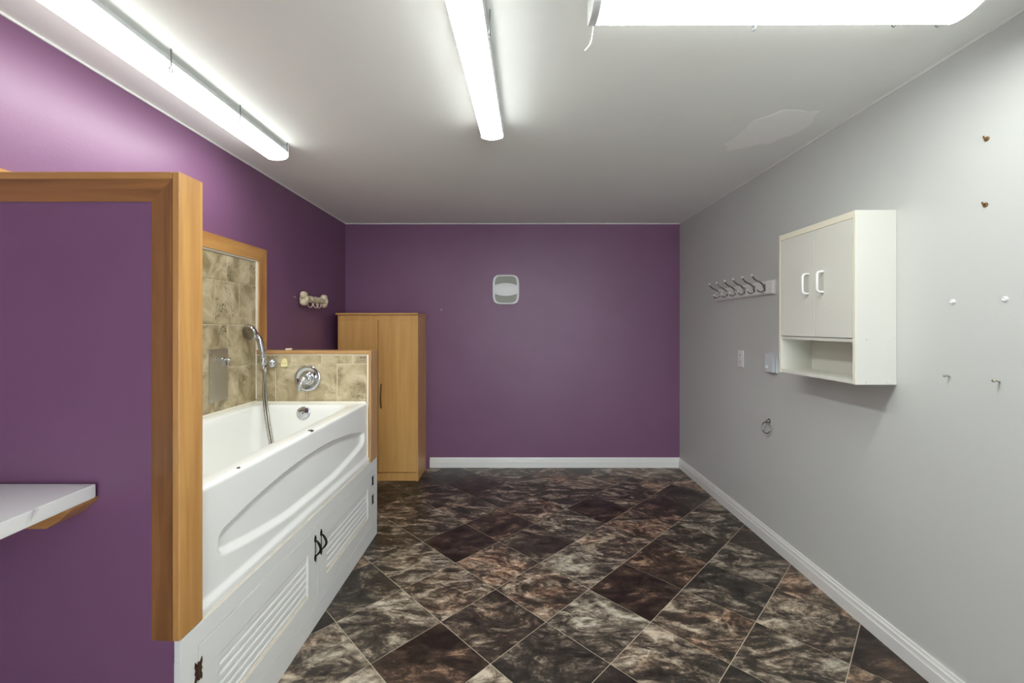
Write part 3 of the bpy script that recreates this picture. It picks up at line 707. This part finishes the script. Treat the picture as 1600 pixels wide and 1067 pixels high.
def make_cabinet():
    t = thing('wall_cabinet', 'white wall cabinet with two doors above an open shelf', 'cabinet', (1.57, 2.08, 1.156))
    x0, x1, y0, y1, z0, z1 = 1.480, XR-.0005, 1.819, 2.343, 1.156, 1.914; th = .015
    sn = obj('side_panel', box(x0, x1, y0, y0+th, z0, z1, .0008), 'cream', t)
    sf = obj('side_panel', box(x0, x1, y1-th, y1, z0, z1, .0008), 'cream', t)
    obj('top_panel', box(x0+.002, x1, y0+th, y1-th, z1-.030, z1-.014), 'cream', t)
    obj('top_rail', box(x0-.0005, x0+.015, y0+th, y1-th, z1-.0305, z1-.001, .0008), 'cream_edge', t)
    obj('shelf', box(x0+.004, x1-.006, y0+th, y1-th, 1.340, 1.355), 'cream', t)
    obj('bottom_panel', box(x0+.001, x1-.002, y0+th, y1-th, z0+.002, z0+.018), 'cream', t)
    obj('back_panel', box(x1-.006, x1, y0+th, y1-th, z0+.018, z1-.030), 'cream', t)
    obj('edge_band', box(x0-.001, x0, y0+.001, y0+th-.001, z0, z1), 'cream_edge', t)
    obj('edge_band', box(x0-.001, x0, y1-th+.001, y1-.001, z0, z1), 'cream_edge', t)
    ym = 2.066
    dn = obj('door', box(x0-.0005, x0+.0145, y0+th+.002, ym-.0012, 1.358, z1-.032, .001), 'cream', t)
    df = obj('door', box(x0-.0005, x0+.0145, ym+.0012, y1-th-.002, 1.358, z1-.032, .001), 'cream', t)
    for y, d in ((2.008, dn), (2.108, df)):
        bm = bmesh.new(); X = x0-.001
        P = [Vector(p) for p in ((X, y, 1.672), (X-.016, y, 1.672), (X-.025, y, 1.669), (X-.030, y, 1.660), (X-.030, y, 1.622), (X-.030, y, 1.586), (X-.025, y, 1.577), (X-.016, y, 1.574), (X, y, 1.574))]
        tube(bm, P, .0052, 10); obj('handle', bm, 'plastic', d, True)
    for z in (1.80, 1.46):
        bm = bmesh.new(); bx(bm, x0+.0005, x0+.006, y0+th-.0005, y0+th+.0022, z-.015, z+.015); obj('hinge', bm, 'steel', t)
    for y, x in ((y0, 1.530), (y0, 1.624)):
        for z in (1.354, 1.169):
            bm = bmesh.new(); lathe(bm, [(.0062, 0), (.0055, .0022), (0, .0028)], (x, y0, z), (0, -1, 0), 12); obj('screw_cap', bm, 'cream', sn)
make_cabinet()
# anchors and screws left in the grey wall
def anchor(y, z, kind, label, group=None):
    bm = bmesh.new()
    if kind == 'brown':
        lathe(bm, [(.009, 0), (.008, .0025), (.004, .004), (.0035, .001), (0, .001)], (XR, y, z), (-1, 0, 0), 12)
        tube(bm, [(XR-.002, y, z-.002), (XR-.012, y-.001, z+.004), (XR-.014, y-.002, z+.010)], .0028, 6)
        o = obj('wall_anchor', bm, 'brown')
    elif kind == 'white':
        lathe(bm, [(.0085, 0), (.008, .006), (.005, .008), (.003, .006), (0, .006)], (XR, y, z), (-1, 0, 0), 14); o = obj('wall_anchor', bm, 'plastic')
    else:
        tube(bm, [(XR+.002, y, z), (XR-.022, y-.001, z+.003)], .0026, 8); lathe(bm, [(.006, 0), (.0058, .002), (0, .004)], (XR-.021, y-.001, z+.003), (-1, 0, .1), 10); o = obj('screw', bm, 'steel')
        if True:
            pass
    tag(o, label, 'anchor' if kind != 'screw' else 'screw', group)
anchor(1.472, 2.066, 'brown', 'brown wall anchor high on the grey wall, the upper of two')
anchor(1.476, 1.836, 'brown', 'brown wall anchor high on the grey wall, the lower of two')
anchor(1.584, 1.503, 'white', 'white wall plug in the grey wall, the one nearer the wall cabinet')
anchor(1.416, 1.502, 'white', 'white wall plug in the grey wall, the one farther from the wall cabinet')
anchor(1.597, 1.219, 'screw', 'steel screw below the white plug nearer the wall cabinet')
anchor(1.433, 1.221, 'screw', 'steel screw below the white plug farthest from the wall cabinet')

# ------------------------------------------------------------------ fluorescent ceiling lights
_lens = {}
def lens_mat(k):
    k = round(k, 3)
    if k not in _lens:
        _lens[k] = mat('lit_diffuser', (0.9, 0.9, 0.9, 1), 0.4, emit=(0.95, 1.0, 0.97, 1), strength=LAMP*k)
    return _lens[k]
def fixture(label, p0, p1, width, hooks, wrap=.060, capl=.024, narrow=False, power=1.0, side=.24):
    """p0, p1 = ends of the lens centre line (x, y) on the ceiling"""
    a = Vector((p0[0], p0[1], 0)); b = Vector((p1[0], p1[1], 0)); L = (b-a).length; d = (b-a).normalized(); s = Vector((-d.y, d.x, 0))
    t = thing('ceiling_light', label, 'ceiling light', ((a+b)/2+Vector((0, 0, ZC))), None)
    hw = width/2
    P = lambda u, v, z: a+d*u+s*v+Vector((0, 0, z))
    def slab(name, u0, u1, v0, v1, z0, z1, m, bev=.002):
        bm = bmesh.new(); bx(bm, u0, u1, v0, v1, z0, z1, bev)
        for v in bm.verts: v.co = P(v.co.x, v.co.y, v.co.z)
        return obj(name, bm, m, t)
    hh = hw-.026 if narrow else hw+.001
    slab('housing', 0, L, -hh, hh, ZC-wrap+.001, ZC-.0002, 'housing')
    if narrow: slab('tray', 0, L, -hw, hw, ZC-wrap, ZC-wrap+.003, 'housing', .0005)
    # wraparound lens: shallow arch
    bm = bmesh.new(); sec = [(-hw, ZC-wrap), (-hw, ZC-.072)]
    for k in range(11):
        v = -hw+.004+(2*hw-.008)*k/10; sec.append((v, ZC-.074-.012*(1-(v/hw)**2)))
    sec += [(hw, ZC-.072), (hw, ZC-wrap)]
    A = [bm.verts.new(P(0.0, v, z)) for v, z in sec]; B = [bm.verts.new(P(L, v, z)) for v, z in sec]
    for k in range(len(sec)-1): bm.faces.new((A[k], A[k+1], B[k+1], B[k]))
    bm.faces.new(A); bm.faces.new(B)
    bm.faces.ensure_lookup_table()
    lo = obj('lens', bm, lens_mat(power), t, True); lo.data.materials.append(lens_mat(side))
    for pg in lo.data.polygons:      # a wraparound diffuser gives off less light at its upright sides than below the tubes
        if abs(pg.normal.z) < .5: pg.material_index = 1
    for u0, u1 in ((-capl, -.0002), (L+.0002, L+capl*.35)):
        bm = bmesh.new(); sec2 = [(-hw-.004, ZC-.0004), (-hw-.004, ZC-.070)]+[(v*1.04, z-.001) for v, z in sec[2:-2]]+[(hw+.004, ZC-.070), (hw+.004, ZC-.0004)]
        prism(bm, sec2, u1-u0, lambda u, v, w: P(u0+w, u, v)); obj('end_cap', bm, 'housing', t)
    for hook in hooks:
        u, side = hook[:2]; dz = hook[2] if len(hook) > 2 else 0
        bm = bmesh.new(); v = side*(hw+.013)
        tube(bm, [P(u, v, ZC), P(u, v, ZC-.066+dz)], .0022, 6)
        torus(bm, P(u, v-side*.001, ZC-.078+dz), d if abs(d.x) > .7 else s, .0085, .0022, 16, 6)
        bmesh.ops.remove_doubles(bm, verts=bm.verts, dist=1e-6)
        obj('eye_hook', bm, 'hook_grey', t, True)
    return t, P
fixture('lit fluorescent ceiling light beside the left wall, over the tub', (-1.345, 2.388), (-1.345, 1.165), .116, ((.03, 1), (.433, 1), (.828, 1), (1.2, 1)), wrap=.040, capl=.006, narrow=True, power=.62, side=.2)
fixture('lit fluorescent ceiling light in the middle, running towards the back wall', (-.110, 2.128), (-.164, .91), .105, ((.76, 1),), capl=.008, power=1.2)
lt, P = fixture('lit fluorescent ceiling light near the grey wall, running crosswise', (.2585, 1.283), (1.376, 1.279), .105, ((.511, 1, .004), (.96, 1, .016), (1.10, 1, .016)), power=.85)
bm = bmesh.new(); tube(bm, spline([(.253, 1.342, ZC-.07), (.250, 1.343, ZC-.100), (.243, 1.343, ZC-.128), (.226, 1.345, ZC-.148)], 6), .0016, 6); obj('loose_wire', bm, 'plastic', lt)
